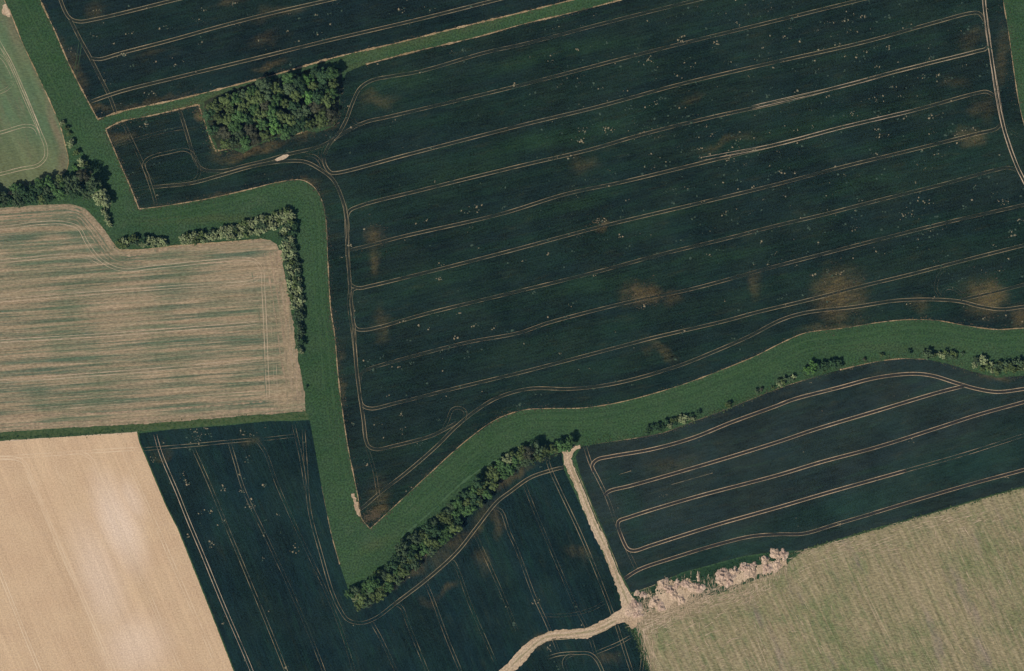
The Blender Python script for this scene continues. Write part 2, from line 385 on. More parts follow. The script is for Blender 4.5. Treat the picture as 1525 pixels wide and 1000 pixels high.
edge_line(D_N[8:14], .8, M_edge, 15); edge_line(D_S[:7], .7, M_wheel, 16); edge_line(E_N[1:], .9, M_wheelpale, 17)
edge_line(F_E[3:7], .8, M_edge, 18, gap=.35); edge_line(F_E[12:16], 1.2, M_edge, 19, gap=.35)
edge_line(G_N[9:13], .9, M_edge, 20, gap=.3); edge_line([(940, 884), (976, 871), (1000, 860)], .7, M_wheel, 21)
edge_line(G_N[1:9], .5, M_edge, 22, gap=.4); edge_line([(1194, 821), (1260, 800), (1395, 762), (1525, 725)], .8, M_verge, 23)
for o_, wd_, m_ in ((-3.4, .8, M_wheelpale), (3.2, .8, M_wheelpale), (-6.2, .5, M_trackmid), (6, .6, M_trackmid)):
    edge_line([(848 + o_, 690), (862 + o_, 722), (884 + o_, 776), (905 + o_, 822), (922 + o_, 866), (935 + o_, 898)], wd_, m_, 60 + o_, "track_rut", z=.241 + o_ * .0005)
    edge_line([(916, 925 + o_), (890, 938 + o_), (850, 945 + o_), (812, 950 + o_), (785, 970 + o_), (750, 1004 + o_)], wd_, m_, 70 + o_, "track_rut", z=.252 + o_ * .0005)
# worn middle of the track
edge_line([(847, 684), (862, 722), (884, 776), (905, 822), (922, 866), (936, 900)], 1.4, M_trackmid, 31, "track_crown", z=.226)
edge_line([(918, 924), (890, 938), (850, 945), (812, 950), (785, 970), (750, 1004)], 1.6, M_trackmid, 32, "track_crown", z=.232)

def zreset(k): ZC[0] = .0613 + .00013 * k

# ------------------------------------------------------------------ tramlines
def tram(pts, st=1.0, mid=None, wheel=None, gauge=1.95, wmul=1.0, fade=None, seed=None):
    """pair of wheelings along pts. st: 0..1 how worn; fade=(start, end) strengths"""
    ln = curve(pts, 3.0); v, f, mi = [], [], []
    sd = R() * 50 if seed is None else seed
    n = len(ln)
    def s_at(i):
        if not fade: return st
        return st * (fade[0] + (fade[1] - fade[0]) * i / max(1, n - 1))
    def wf(i, p, off):
        k = mnoise.noise((p.x * .035, p.y * .035, sd)) * .5 + mnoise.noise((p.x * .16, p.y * .16, sd + off)) * .55 + mnoise.noise((p.x * .5, p.y * .5, sd - off)) * .35
        endt = min(1, i / 4, (n - 1 - i) / 4)
        return max(.03, .35 * wmul * (s_at(i) * 1.0 + k * .95 - .10) * max(.15, endt))
    def wm(i, p, off): return gauge * .8 * min(1.0, .25 + s_at(i)) * (.85 + .25 * mnoise.noise((p.x * .1, p.y * .1, sd + 3)))
    z = nextz()
    if mid: strip(v, f, mi, ln, 0, wm, z, 0)
    jl = lambda o: o
    strip(v, f, mi, ln, gauge / 2, wf, z + .0009, 1)
    strip(v, f, mi, ln, -gauge / 2, wf, z + .0018, 1)
    return struct(link("wheel_track", v, f, [mid or M_midA, wheel or M_wheel], midx=mi))

zreset(0)
LA = [  # main field
 [(483, 231), (494, 211), (515, 196.5), (545, 182), (580, 174), (780, 126), (964, 78), (1160, 30), (1290, -2), (1400, -30)],
 [(380, 244.5), (425, 231), (479, 217.5), (500, 204), (515, 180), (524, 156), (536, 132), (554, 120), (580, 114.5), (626, 106.5), (725, 78), (780, 66), (907, 33), (1039, 0), (1150, -28)],
 [(482, 235), (484, 246), (492, 257), (500, 258), (611, 229.5), (780, 186), (886, 160.5), (1018, 124.5), (1160, 91.5), (1287, 63), (1395, 33), (1445, 20), (1458, 20), (1467, 32)],
 [(516, 330), (520, 315), (536, 307), (635, 281.5), (780, 246), (877, 223.5), (955, 201), (1063, 174), (1160, 153), (1263, 126), (1341, 105), (1455, 76.5), (1468, 73), (1474, 64)],
 [(520, 373), (545, 367), (596, 353.5), (746, 319), (844, 289), (922, 272.5), (1018, 249.5), (1160, 214.5), (1251, 190.5), (1365, 163.5), (1455, 139), (1470, 137), (1482, 144)],
 [(519, 415), (523, 425), (535, 429.5), (548, 427), (629, 407.5), (752, 376), (898, 337), (1030, 305.5), (1160, 274), (1254, 249), (1365, 222), (1455, 199.5), (1484, 192), (1492, 183)],
 [(524, 440), (525, 432), (540, 428)],
 [(525.5, 455), (526, 480), (531, 490), (543, 491.5), (566, 487), (635, 467.5), (764, 436), (880, 407.5), (991, 377.5), (1072, 358), (1160, 335.5), (1224, 320.5), (1305, 299.5), (1395, 277), (1485, 253), (1503, 250), (1515, 254)],
 [(535, 575), (536, 562), (541, 553), (551, 549), (596, 536), (695, 510.5), (773, 496), (817, 481), (946, 448), (1027, 431.5), (1160, 395.5), (1224, 379), (1305, 358), (1425, 328), (1525, 305.5), (1640, 278)],
 [(535, 590), (540, 604), (552, 608.8), (590, 600.5), (680, 578), (780, 554), (826, 542), (940, 512), (970, 504), (1081, 478), (1125, 466), (1206, 446.5), (1275, 428.5), (1350, 410.5), (1419, 392.5), (1525, 365.5), (1640, 338)],
 [(541, 630), (545, 656), (550, 666), (562, 669.5), (584, 665), (641, 650), (660, 641), (680, 630)],
 [(530, 762), (539, 757), (566, 734), (605, 704), (650, 665), (680, 635), (710, 611), (740, 593), (787, 579.5), (850, 579.5), (895, 575), (940, 566), (1015, 543.5), (1060, 525.5), (1114, 502), (1164, 476.5), (1200, 466), (1275, 457), (1335, 448), (1395, 446.5), (1431, 449.5), (1461, 457), (1491, 461), (1525, 457), (1640, 440)],
 [(1431, 447), (1485, 434.5), (1525, 424), (1640, 395)],
 # headland, west
 [(228, 279), (285, 273), (330, 261), (380, 247), (431, 240), (455, 241.5), (476, 252), (496, 268), (509, 295), (515, 319), (516.5, 355), (519.5, 400), (522.5, 445), (527, 490), (531, 550), (536, 590), (540.5, 620), (545, 656)],
 [(1463, -60), (1465, 0), (1468.5, 27), (1474.5, 72), (1482, 126), (1492.5, 182), (1503, 216), (1515, 249), (1525, 268.5), (1560, 330)],
 [(267, 163), (276, 192), (285, 222), (292.5, 243), (303, 253), (330, 255), (369, 246), (400, 238.5), (425, 231)],
]
SA = [.55, .45, .72, .72, .74, .62, .3, .55, .52, .62, .66, .72, .5, .7, .95, .5]
for p, s in zip(LA, SA): tram(p, s * .88, M_midA, M_wheel if s < .9 else M_wheelpale)
for p, s in [
 ([(1465, -30), (1467.5, 27), (1477, 90), (1486, 140), (1496, 195), (1508, 232), (1522, 264), (1550, 315)], .8),
 ([(1120, 160), (1263, 126.5), (1345, 104.5), (1455, 77)], .75),
 ([(1040, 238), (1160, 214.8), (1251, 190.8), (1365, 164)], .7)]:
    tram(p, s, None, M_wheelpale, wmul=.8)
for p, s in [  # fainter secondary runs and turning loops
 ([(659, 643), (666.5, 627), (674, 610), (683, 607.5), (692, 612), (693, 620), (687, 629)], .3),
 ([(545, 660), (551, 680), (558, 704), (562, 728), (566, 750)], .22),
 ([(228, 274.5), (214.5, 249), (216, 241), (228, 233), (249, 228), (276, 223.5), (288, 231), (297, 252), (292, 267), (270, 273), (232, 279)], .42),
 ([(186, 189), (195, 207), (213, 246), (225, 279), (233, 306)], .4),
 ([(166, 218), (210, 205.5), (249, 195), (272, 191)], .36),
 ([(199, 284), (215, 280), (232, 279)], .12),
 ([(1412, 398), (1402, 405), (1396, 416), (1393.5, 430), (1400, 442)], .2),
 ([(1404, 443), (1404, 435), (1412, 429), (1424, 432), (1434, 440)], .08),
 ([(1495.5, 186), (1508, 198), (1526, 206)], .1),
 ([(513, 300), (518, 340), (517, 380), (521, 420), (520, 455), (526, 500), (532, 560)], .42),
 ([(526, 178), (530, 184), (540, 185)], .08),
 ([(480, 216), (476, 230), (478, 245), (484, 256)], .14),
 ([(455, 231), (470, 234), (480, 246)], .1),
 ([(184, 186), (190, 194), (188, 205), (178, 212)], .05)]:
    tram(p, s, None, M_wheel)

zreset(1)
for p, s in [  # north field
 ([(80, -40), (90, 0), (103.5, 27), (117, 32.4), (144, 28.5), (261, 0), (380, -30)], .82),
 ([(103.5, 27), (120, 60), (135, 87), (150, 117), (162, 141), (172.5, 168)], .5),
 ([(135, 87), (148, 88.5), (180, 79.5), (255, 60), (330, 39), (400, 21), (500, -2), (640, -36)], .85),
 ([(134, 152), (180, 136.5), (270, 114), (400, 82.5), (485, 61.5), (620, 30), (740, 0), (860, -30)], .8)]:
    tram(p, s, M_midA, M_wheel)

GW = soil_material("brown wheel soil", (186, 160, 126), (160, 138, 108), None, None, .25)
zreset(2)
for p, s, fd in [  # south-east field: wide, pale and clear
 ([(871, 665), (880, 692), (892, 716), (903, 739), (919, 782.5), (934, 818.5), (949, 850)], .55, (1, .35)),
 ([(884, 703), (882, 693), (889, 685), (910, 680), (970, 669.5), (1030, 653), (1090, 629), (1160, 603.5), (1179, 596), (1251, 577), (1305, 563), (1359, 557), (1389, 560), (1425, 571), (1455, 579.5), (1485, 584), (1525, 579.5), (1660, 556)], 1.1, None),
 ([(900, 738), (907, 732), (940, 723.5), (1060, 689), (1160, 658), (1215, 639.5), (1305, 612.5), (1395, 585.5), (1436, 575)], 1.15, None),
 ([(920, 786), (921, 777), (937, 770.5), (1030, 742), (1160, 707.5), (1221, 689), (1305, 666.5), (1395, 638), (1455, 618.5), (1525, 599), (1660, 560)], 1.1, (1.1, .7)),
 ([(921, 788), (929, 808), (935, 818), (944, 820.6), (970, 812.5), (1060, 784), (1160, 755.5), (1233, 734), (1350, 701)], 1.15, None),
 ([(1346, 702), (1440, 675.5), (1525, 648.5), (1660, 606)], .35, (1.1, .4)),
 ([(930, 862), (952, 848.5), (1000, 832), (1075, 809.5), (1120, 799), (1160, 796), (1197, 795), (1245, 781), (1300, 765)], .85, (1.1, .6)),
 ([(1296, 766), (1365, 745), (1440, 723), (1525, 700), (1660, 662)], .75, None)]:
    tram(p, s, M_midG if s > .5 and p[0][0] != 871 else None, GW, gauge=2.0, wmul=.95, fade=fd)
for p in ([(922, 707), (940, 701.5)], [(1000, 722), (1062, 704.5)], [(1160, 600), (1200, 587), (1240, 580)]):
    edge_line(p, .26, M_wheel, p[0][0], "wheel_track", gap=.2)

zreset(3)
for p, s, m in [  # south field
 ([(452, 640), (456, 700), (461, 760), (479, 829), (494, 880), (506, 907), (518, 923.5), (539, 928), (560, 920.5), (590, 898)], .42, 0),
 ([(586, 901), (635, 863.5), (680, 823), (710, 785.5), (740, 748), (760, 732.5), (790, 711.5), (820, 701), (840, 696)], .85, 0),
 ([(231, 647), (240, 677), (264, 734), (279, 772), (303, 829), (330, 895), (375, 1000), (410, 1090)], .8, 1),
 ([(288, 668), (312, 722), (330, 766), (360, 838), (401, 937), (425, 997), (450, 1060)], .45, 0),
 ([(342, 660), (351, 690), (362, 727), (400, 808), (440, 895), (479, 991), (500, 1050)], .25, 0),
 ([(382, 655), (395, 674), (412, 720), (440, 784), (485, 880), (512, 949), (527, 1000), (545, 1060)], .2, 0),
 ([(437, 632), (449, 686), (456, 730)], .28, 0),
 ([(211, 669.5), (285, 663.5), (330, 659), (375, 655)], .62, 0), ([(393, 654.5), (443, 648.5)], .3, 0),
 ([(554, 928), (566, 949), (590, 1000), (620, 1070)], .24, 0), ([(588, 900), (598, 905), (606, 926), (635, 997), (660, 1060)], .22, 0),
 ([(633, 866), (644, 892), (665, 949), (686, 1000)], .34, 0), ([(664, 834), (674, 836), (682, 850), (698, 895), (737, 985)], .2, 0),
 ([(705.5, 791.5), (731, 847), (750, 890), (770, 940)], .26, 0), ([(735, 757), (746, 761), (758, 793), (769, 817), (796, 889), (814, 928), (832, 972)], .3, 0),
 ([(781, 722), (796, 760), (820, 817), (859, 907), (874, 937), (889, 980)], .26, 0),
 ([(814, 682), (820, 700), (835, 733), (862, 790), (880, 832), (904, 892), (919, 934), (940, 998), (960, 1050)], .66, 0),
 ([(805, 916), (830, 917), (859, 914), (885, 906), (901, 897)], .06, 0),
 ([(815, 980), (832, 975), (859, 973), (878, 974), (888, 982), (898, 1002), (915, 1050)], .66, 0), ([(884, 974), (922, 958), (940, 948)], .66, 0),
 ([(843, 1000), (839.5, 986), (845, 978), (856, 975)], .4, 0), ([(955, 965), (957, 980), (955, 1000)], .5, 0)]:
    tram(p, s, M_midA if s > .78 and not m else None, M_wheelpale if m else M_wheel)

zreset(5)
for p, s in [  # striped field
 ([(-120, 346), (0, 340), (60, 332.5), (96, 332.5), (117, 340), (129, 361), (144, 382), (162, 395.5), (186, 402.4), (240, 397), (360, 386.5), (378, 388), (390, 403), (392, 430), (394.5, 475), (397.5, 550), (400, 600)], .9),
 ([(-120, 395), (0, 389.5), (105, 380.5), (135, 385), (155, 396)], .8), ([(-120, 456), (0, 448), (150, 436), (270, 427), (372, 420), (384, 414), (388, 404)], .85),
 ([(-120, 516), (0, 508.6), (180, 497.5), (392, 480.5)], .95), ([(-120, 577), (0, 568.4), (210, 552.5), (390, 536)], .9),
 ([(-120, 624), (0, 615), (180, 600), (395, 584)], .4), ([(-120, 328), (0, 321), (75, 318), (115, 320), (132, 336), (146, 356), (160, 374)], .5),
 ([(404, 440), (407, 500), (410, 560), (411, 606)], .35)]:
    tram(p, s, None, M_wheelpale, wmul=.95)
zreset(6)
for p, s in [  # pasture
 ([(-20, 30), (0, 66), (18, 99), (30, 129), (48, 171), (60, 198), (68, 219), (68, 234), (57, 246), (30, 252), (0, 259.5), (-120, 284)], .8),
 ([(-100, 222), (0, 198), (40, 187.5), (52, 191), (58, 202)], .7), ([(-60, 156), (0, 138), (14, 130), (20, 120)], .5), ([(-20, 80), (0, 84), (13.5, 102), (20, 118)], .5)]:
    tram(p, s, None, M_wheelpale, wmul=.9)
tram([(4, 72), (16, 92), (32, 128), (50, 171), (62, 202)], 1.0, None, M_wheelpale, gauge=1.3)
zreset(7)
M_epale = plain_material("smoothed dry loam", (234, 206, 172), (224, 196, 162), .5)
for p in [[(-60, 690), (31.5, 686), (48, 716), (81, 794), (170, 1000), (220, 1120)], [(100, 720), (90, 707), (85.5, 692), (93, 679), (118, 674), (135, 683), (150, 716), (186, 800), (270, 1000)],
          [(-20, 800), (0, 853), (30, 928), (57, 994), (90, 1070)], [(-60, 682), (0, 681.5), (180, 670), (206, 669)], [(39, 700), (111, 868), (165, 1000)], [(176, 648), (184, 672), (240, 800), (320, 985)]]:
    tram(p, .6 if p[0] != (-20, 800) else .9, None, M_epale, wmul=1.3)
for p, s in [([(1272, 844), (1293, 892), (1347, 1000), (1390, 1090)], .55), ([(1360, 938), (1389, 994), (1430, 1080)], .6), ([(1431, 886), (1461, 955), (1490, 1020)], .5), ([(1120, 925), (1143, 988), (1180, 1070)], .6),
             ([(1096, 940), (1114, 994), (1140, 1060)], .35), ([(1178, 858), (1200, 845), (1260, 826), (1380, 784), (1525, 745), (1640, 712)], .5), ([(1180, 872), (1215, 852), (1330, 815), (1455, 784)], .3),
             ([(958, 940), (966, 965), (985, 1000), (1010, 1060)], .7), ([(972, 920), (1000, 935), (1060, 920)], .3), ([(1440, 800), (1476, 880), (1500, 960)], .12)]:
    tram(p, s, None, M_wheelpale, wmul=.9)
zreset(4); ZC[0] += .05
M_dtan = streak_material("bare headland soil", (168, 144, 116), (150, 130, 104), (112, 112, 88), (120, 118, 92), math.pi / 2, .12, None, wide=3, lng=25, fine_amt=.25, sharp=.25)
M_dgreen = plain_material("thick young barley", (96, 108, 84), (124, 122, 96), .5)
def off(pts, d):
    ln = curve(pts, 4.0); out = []
    for i, p in enumerate(ln):
        q = (ln[min(i + 1, len(ln) - 1)] - ln[max(i - 1, 0)]).normalized(); out.append((p.x - q.y * d, p.y + q.x * d))
    return out
DH = D_N[1:14]; DE = D_N[12:]
for d, wd, m, g in [(3.5, 1.6, M_dtan, .0), (8, 1.7, M_dtan, .1), (12.5, 1.0, M_dtan, .2), (17, 1.3, M_dtan, .35), (22, .6, M_dtan, .2), (10.4, .7, M_dgreen, .1), (15, .8, M_dgreen, .1), (20, .9, M_dgreen, .1)]:
    edge_line(off(DH[:10] if d > 6 else DH, d), wd, m, d, "drill_band", gap=g)
for d, wd, m, g in [(5, 3.6, M_dtan, .0), (12, 2.4, M_dtan, .1), (19, 2.2, M_dtan, .2), (27, 1.4, M_dtan, .3), (58, 1.0, M_dgreen, .35)]:
    edge_line(off([(420, 372), (428, 412), (434, 448), (440, 490), (446, 535), (452, 560), (456, 600)] if d < 40 else [(432, 396), (440, 440), (448, 500), (452, 560), (454, 580)], d), wd, m, d + 50, "drill_band", gap=g)
for y0, dy in [(628, 3), (622, 9), (610, 14)]:
    edge_line([(-100, y0 + 20), (0, y0 + 12), (200, y0 + 3), (450, y0 - 16)], 1.6, M_dtan, y0, "drill_band", gap=.1)
zreset(9)
M_sw1 = plain_material("grass, pale swath", (54, 82, 50), (68, 90, 56), .5)
M_sw2 = plain_material("grass, dark swath", (46, 72, 42), (60, 84, 52), .5)
for d, wd, m in [(-7, 1.2, M_sw2), (-12, 1.5, M_sw1), (-18, 1.2, M_sw2), (-24, 1.6, M_sw1), (-30, 1.1, M_sw1)]:
    edge_line(off(A_S[1:24], d), wd, m, d * 1.3, "mown_swath", gap=.0)
for d, wd, m in [(-6, 1.1, M_sw2), (-11, 1.4, M_sw1), (-16, 1.1, M_sw2), (-22, 1.4, M_sw1)]:
    edge_line(off(A_S[27:36], d), wd, m, d * 1.7, "mown_swath", gap=.0); edge_line(off(A_S[40:45], d), wd, m, d * 2.1, "mown_swath", gap=.0)
    if m is M_sw1: edge_line(off(EDGE_B_W[1:], d * 1.1 + 46), wd, m, d * 2.7, "mown_swath", gap=.0)
# mower turns in the grass
for p in [[(193, 289), (188, 300), (195, 316), (212, 323), (230, 321), (236, 310)], [(198, 292), (194, 303), (202, 316), (216, 318)], [(527, 772), (524, 788), (534, 800), (548, 803), (560, 796)], [(533, 780), (533, 792), (545, 797), (556, 790)],
          [(150, 196), (149, 184), (160, 178), (176, 180)], [(640, 752), (700, 700), (760, 668), (790, 655)], [(120, 60), (150, 140), (176, 230), (196, 300)][0:1] + [(112, 150), (150, 250), (176, 320)]]:
    tram(p, .42, None, M_mow, wmul=1.3)
edge_line([(598, 800), (640, 764), (690, 718), (740, 684), (775, 668)], 2.6, M_mow, 41, "mown_swath", gap=.3)
# bare corner of the main field, pale scrape, pasture scrape
def blob(name, pts, z, m, wob=1.2): return sheet(name, pts, z, m, wob)
blob("bare_scrape", [(409, 238.5), (416, 233.5), (428, 229.5), (431, 231.5), (426, 236), (418, 239.5), (412, 240.5)], .26, M_wheelpale)
blob("bare_scrape", [(523, 736), (528, 735), (533, 748), (536, 764), (537, 772), (530, 766), (527, 754)], .26, M_track, 5)
blob("bare_scrape", [(4, 8), (9, 6), (16, 22), (15, 26), (3, 22)], .26, M_track, 2)
blob("bare_scrape", [(958, 886), (975, 890), (980, 868), (992, 864), (1010, 868), (1026, 862), (1034, 872), (1048, 872), (1046, 882), (1030, 884), (1018, 900), (1004, 898), (990, 912), (976, 910), (972, 897)], .2, M_track, 6)
blob("bare_scrape", [(1070, 852), (1084, 852), (1100, 846), (1112, 838), (1124, 846), (1134, 842), (1142, 836), (1170, 832), (1172, 842), (1146, 852), (1122, 858), (1096, 872), (1080, 872), (1068, 868)], .2, M_track, 6)
blob("bare_scrape", [(936, 898), (946, 894), (956, 906), (958, 922), (948, 930), (934, 922)], .26, M_track, 4)
blob("woodland_floor", [(303, 150), (330, 140), (380, 122), (420, 116), (450, 108), (480, 99), (508, 102), (510, 125), (505, 140), (505, 175), (495, 188), (460, 192), (440, 198), (400, 208), (360, 222), (325, 222), (310, 190)], .1, M_litter, 3)
blob("verge", [(-60, 651), (0, 645.5), (120, 637), (300, 625), (455, 614), (460, 618), (459, 625), (400, 627), (250, 640), (90, 650), (-60, 660)], .03, M_verge, .8)
blob("verge", [(940, 886), (976, 873), (1015, 855), (1060, 843), (1105, 831), (1160, 823), (1190, 822), (1176, 833), (1158, 851), (1100, 872), (1040, 893), (1010, 906), (962, 907)], .03, M_verge2, 1.0)

# ------------------------------------------------------------------ ground cover: weeds, bare patches, tufts (nobody could count them)
class Flecks:
    def __init__(s): s.v = []; s.f = []; s.mi = []
    def add(s, px, py, r, h, idx=0, ang=None, el=1.0):
        x, y = W((px, py)); b = len(s.v); k = random.choice((4, 5, 5, 6)); a0 = R() * 6.3
        ca, sa = (math.cos(ang), math.sin(ang)) if ang is not None else (1, 0)
        for i in range(k):
            t = a0 + i * 6.283 / k; q = r * (.35 + .95 * R())
            u, w_ = math.cos(t) * q * el, math.sin(t) * q
            s.v.append((x + u * ca - w_ * sa, y + u * sa + w_ * ca, .13))
        s.v.append((x + (R() - .5) * r, y + (R() - .5) * r, .15 + h))
        for i in range(k): s.f.append((b + i, b + (i + 1) % k, b + k)); s.mi.append(idx)
    def build(s, name, mats, label, cat):
        return tag(link(name, s.v, s.f, mats, midx=s.mi), label, cat, kind='stuff')
def inside(p, poly):
    x, y = p; c = False; n = len(poly); j = n - 1
    for i in range(n):
        xi, yi = poly[i]; xj, yj = poly[j]
        if (yi > y) != (yj > y) and x < (xj - xi) * (y - yi) / (yj - yi) + xi: c = not c
        j = i
    return c
PA = A_N + A_E + A_S
PB = EDGE_B_W + EDGE_B_S + [(1300, -400), (-60, -400)]
PF = F_N + F_E + [(442, 1230), (350, 1000), (302, 877), (266, 787), (248, 752), (227, 701), (209, 659)]
PG = G_N + G_S
PH = H_N + [(950, 932), (962, 964), (972, 1000), (1015, 1100), (1055, 1230), (1800, 1230)]

def weed_cluster(F, x, y, big=1.0, dirn=ROW_A, dim=.45):
    n = random.choice((1, 1, 1, 2, 2, 3, 4, 6)); sx = 1.5 + R() * 4 * big
    bright = R() > dim
    for _ in range(n):
        u, v = random.gauss(0, sx), random.gauss(0, 1.3)
        F.add(x + u * math.cos(dirn) + v * math.sin(dirn), y - u * math.sin(dirn) + v * math.cos(dirn), (.16 + .62 * R() ** 3) * (1 if bright else 1.25), .12 + .25 * R(), 0 if bright else 1)
F = Flecks()
def densA(x, y):
    d = .16 + .30 * min(1, max(0, (x - 560) / 500))
    d += .5 * math.exp(-(((x - 1040) / 190) ** 2 + ((y - 190) / 90) ** 2)) + .5 * math.exp(-(((x - 1250) / 220) ** 2 + ((y - 130) / 120) ** 2)) + .3 * math.exp(-(((x - 640) / 120) ** 2 + ((y - 540) / 60) ** 2))
    d += .2 * math.exp(-(((x - 1350) / 160) ** 2 + ((y - 350) / 70) ** 2))
    if 760 < x < 1150 and y > 400: d *= .45
    return d * (.45 + .9 * max(0, .5 + mnoise.noise((x * .02, y * .02, 4.0))))
k = 0
while k < 1250:
    x, y = 150 + R() * 1400, -20 + R() * 760
    if R() < densA(x, y) and inside((x, y), PA): weed_cluster(F, x, y, dim=.62); k += 1
for (x, y, n, s) in [(868, 194, 14, 5), (905, 195, 12, 6), (865, 210, 14, 6), (955, 199, 5, 2), (1026, 281, 8, 4), (1161, 256, 14, 3), (215, 188, 12, 4), (710, 308, 12, 5), (693, 317, 8, 4), (653, 416, 8, 3), (705, 484, 8, 3), (525, 632, 9, 2.5), (595, 548, 8, 2.5), (598, 618, 8, 3), (520, 365, 10, 3),
                     (1342, 144, 7, 3), (1387, 174, 9, 3), (1307, 193, 6, 2), (1376, 115, 9, 4), (1260, 30, 8, 3), (1322, 70, 10, 4), (1292, 25, 6, 4), (1217, 107, 6, 4), (1395, 112, 8, 3), (1272, 168, 10, 5), (1492, 300, 14, 5), (1520, 328, 9, 3), (1508, 350, 10, 4), (1480, 366, 6, 3), (1232, 403, 8, 4), (1252, 407, 8, 4),
                     (896, 330, 16, 5), (1218, 362, 5, 2), (626, 108, 5, 1), (1085, 235, 10, 6), (970, 88, 10, 4), (1015, 62, 12, 4), (1065, 63, 7, 3), (1100, 36, 6, 3), (1010, 114, 8, 4), (1330, 130, 6, 3), (1380, 300, 8, 6), (1355, 315, 20, 12)]:
    for _ in range(n):
        F.add(x + random.gauss(0, s), y + random.gauss(0, s * .55), .28 + .5 * R() ** 2, .2 * R() + .1, 0 if R() > .3 else 1)
F.build("weed_patches", [M_fleck, M_fleckdim], "small pale weed tufts scattered over the large dark field", "weeds")
F = Flecks(); k = 0
while k < 110:
    x, y = 60 + R() * 900, -20 + R() * 200
    if inside((x, y), PB) and R() < .5: weed_cluster(F, x, y, 1.2, dim=.5); k += 1
for (x, y, n, s) in [(181, 82, 14, 4), (260, 98, 8, 3), (145, 15, 8, 3), (346, 6, 10, 4), (223, 141, 10, 5), (246, 42, 8, 5), (105, 73, 6, 2), (470, 22, 5, 3), (428, 46, 4, 2), (387, 60, 5, 2), (597, 15, 8, 4), (195, 53, 6, 5), (138, 53, 6, 4), (305, 15, 6, 3)]:
    for _ in range(n): F.add(x + random.gauss(0, s), y + random.gauss(0, s * .5), .28 + .48 * R() ** 2, .2, 0 if R() > .35 else 1)
F.build("weed_patches", [M_fleck, M_fleckdim], "small pale weed tufts in the dark field along the top of the photo", "weeds")
F = Flecks(); k = 0
while k < 55:
    x, y = 210 + R() * 760, 625 + R() * 400
    if inside((x, y), PF) and R() < (.9 if x < 420 and y < 860 else .22): weed_cluster(F, x, y, .7, ROW_F, .6); k += 1
for (x, y, n, s) in [(294, 650, 22, 7), (303, 644, 14, 6), (334, 727, 9, 2.5), (361, 731, 9, 2.5), (394, 724, 6, 1.5), (372, 754, 10, 3), (335, 776, 5, 1.5), (314, 761, 9, 2.5), (297, 763, 6, 3), (272, 705, 6, 3), (277, 717, 6, 2), (280, 722, 4, 2), (360, 645, 10, 4), (375, 649, 7, 3), (372, 683, 7, 5), (440, 817, 12, 4), (392, 832, 5, 2), (394, 724, 5, 1.2), (413, 766, 4, 1.2),
                     (392, 797, 5, 2), (316, 808, 7, 3), (314, 815, 5, 2), (280, 797, 5, 2), (332, 930, 4, 1.5), (365, 984, 5, 1.5), (425, 993, 7, 2), (816, 965, 10, 3), (797, 896, 8, 2.5), (754, 904, 4, 1.2), (228, 688, 7, 3)]:
    for _ in range(n): F.add(x + random.gauss(0, s), y + random.gauss(0, s), .28 + .46 * R() ** 2, .2, 0 if R() > .3 else 1)
F.build("weed_patches", [M_fleck, M_fleckdim], "small pale weed tufts in the dark field beside the bare tan field", "weeds")
F = Flecks()
for _ in range(34):
    x, y = 900 + R() * 620, 550 + R() * 280
    if inside((x, y), PG): F.add(x, y, .2 + .2 * R(), .15, R() > .6)
for (x, y, n, s) in [(990, 738, 6, 4), (1251, 781, 12, 2), (1355, 654, 6, 4), (1500, 712, 6, 2.5), (1208, 570, 3, 1)]:
    for _ in range(n): F.add(x + random.gauss(0, s), y + random.gauss(0, s * .6), .22 + .3 * R(), .2, 0)
F.build("weed_patches", [M_fleck, M_fleckdim], "few pale weed tufts in the dark field right of the farm track", "weeds")

def along_edge(F, pts, n, spread, rmin, rmax, h, idx=0, side=0):
    ln = curve(pts, 2.0)
    for _ in range(n):
        i = random.randrange(len(ln) - 1); p = ln[i].lerp(ln[i + 1], R()); d = (ln[i + 1] - ln[i]).normalized(); nn = Vector((-d.y, d.x))
        t = abs(random.gauss(0, spread)) * (1 if side >= 0 else -1) if side else random.gauss(0, spread)
        q = p + nn * t
        F.add(q.x, q.y, rmin + (rmax - rmin) * R() ** 2, h * R() + .02, idx)
F = Flecks()   # thin brown soil showing between the plants along the field margins
for pts, n, sp in [(EDGE_B_W[2:], 260, 3), (EDGE_B_S[:9], 700, 3.2), (A_N[:5], 300, 4), (A_N[4:18], 500, 5), (A_N[19:25], 300, 2.2), (A_E[1:6], 260, 9), (A_S[1:16], 500, 3.5), (A_S[16:25], 500, 4), (A_S[24:33], 420, 5), (A_S[31:38], 420, 3.5), (A_S[36:46], 420, 3.5), (A_S[44:], 330, 4), (F_E[9:20], 700, 5), (G_N[2:17], 500, 3), ([(540, 780), (552, 768), (566, 768)], 260, 6)]:
    along_edge(F, pts, int(n * 1.6), sp * .8, .1, .42, .03)
for (x, y, rx, ry, n) in [(955, 437, 26, 20, 260), (1250, 440, 34, 42, 420), (1468, 446, 30, 32, 330), (1525, 470, 22, 16, 100), (562, 350, 18, 26, 90), (893, 332, 12, 8, 60), (1440, 205, 26, 12, 60), (300, 166, 12, 9, 120), (558, 768, 14, 9, 240)]:
    for _ in range(n):
        u, v = random.gauss(0, .5), random.gauss(0, .5); F.add(x + u * rx, y + v * ry, .12 + .3 * R() ** 2, .03, 0, ROW_A, 1.8)
F.build("soil_patches", [M_bare], "thin brown soil patches along the edges of the dark fields", "soil")
F = Flecks()   # rank grass
along_edge(F, [(-20, 652), (90, 645), (210, 636), (300, 629), (400, 622), (456, 618)], 900, 3.0, .2, .6, .35, 0)
along_edge(F, [(-20, 654), (90, 649), (210, 640)], 260, 1.4, .2, .6, .5, 1)
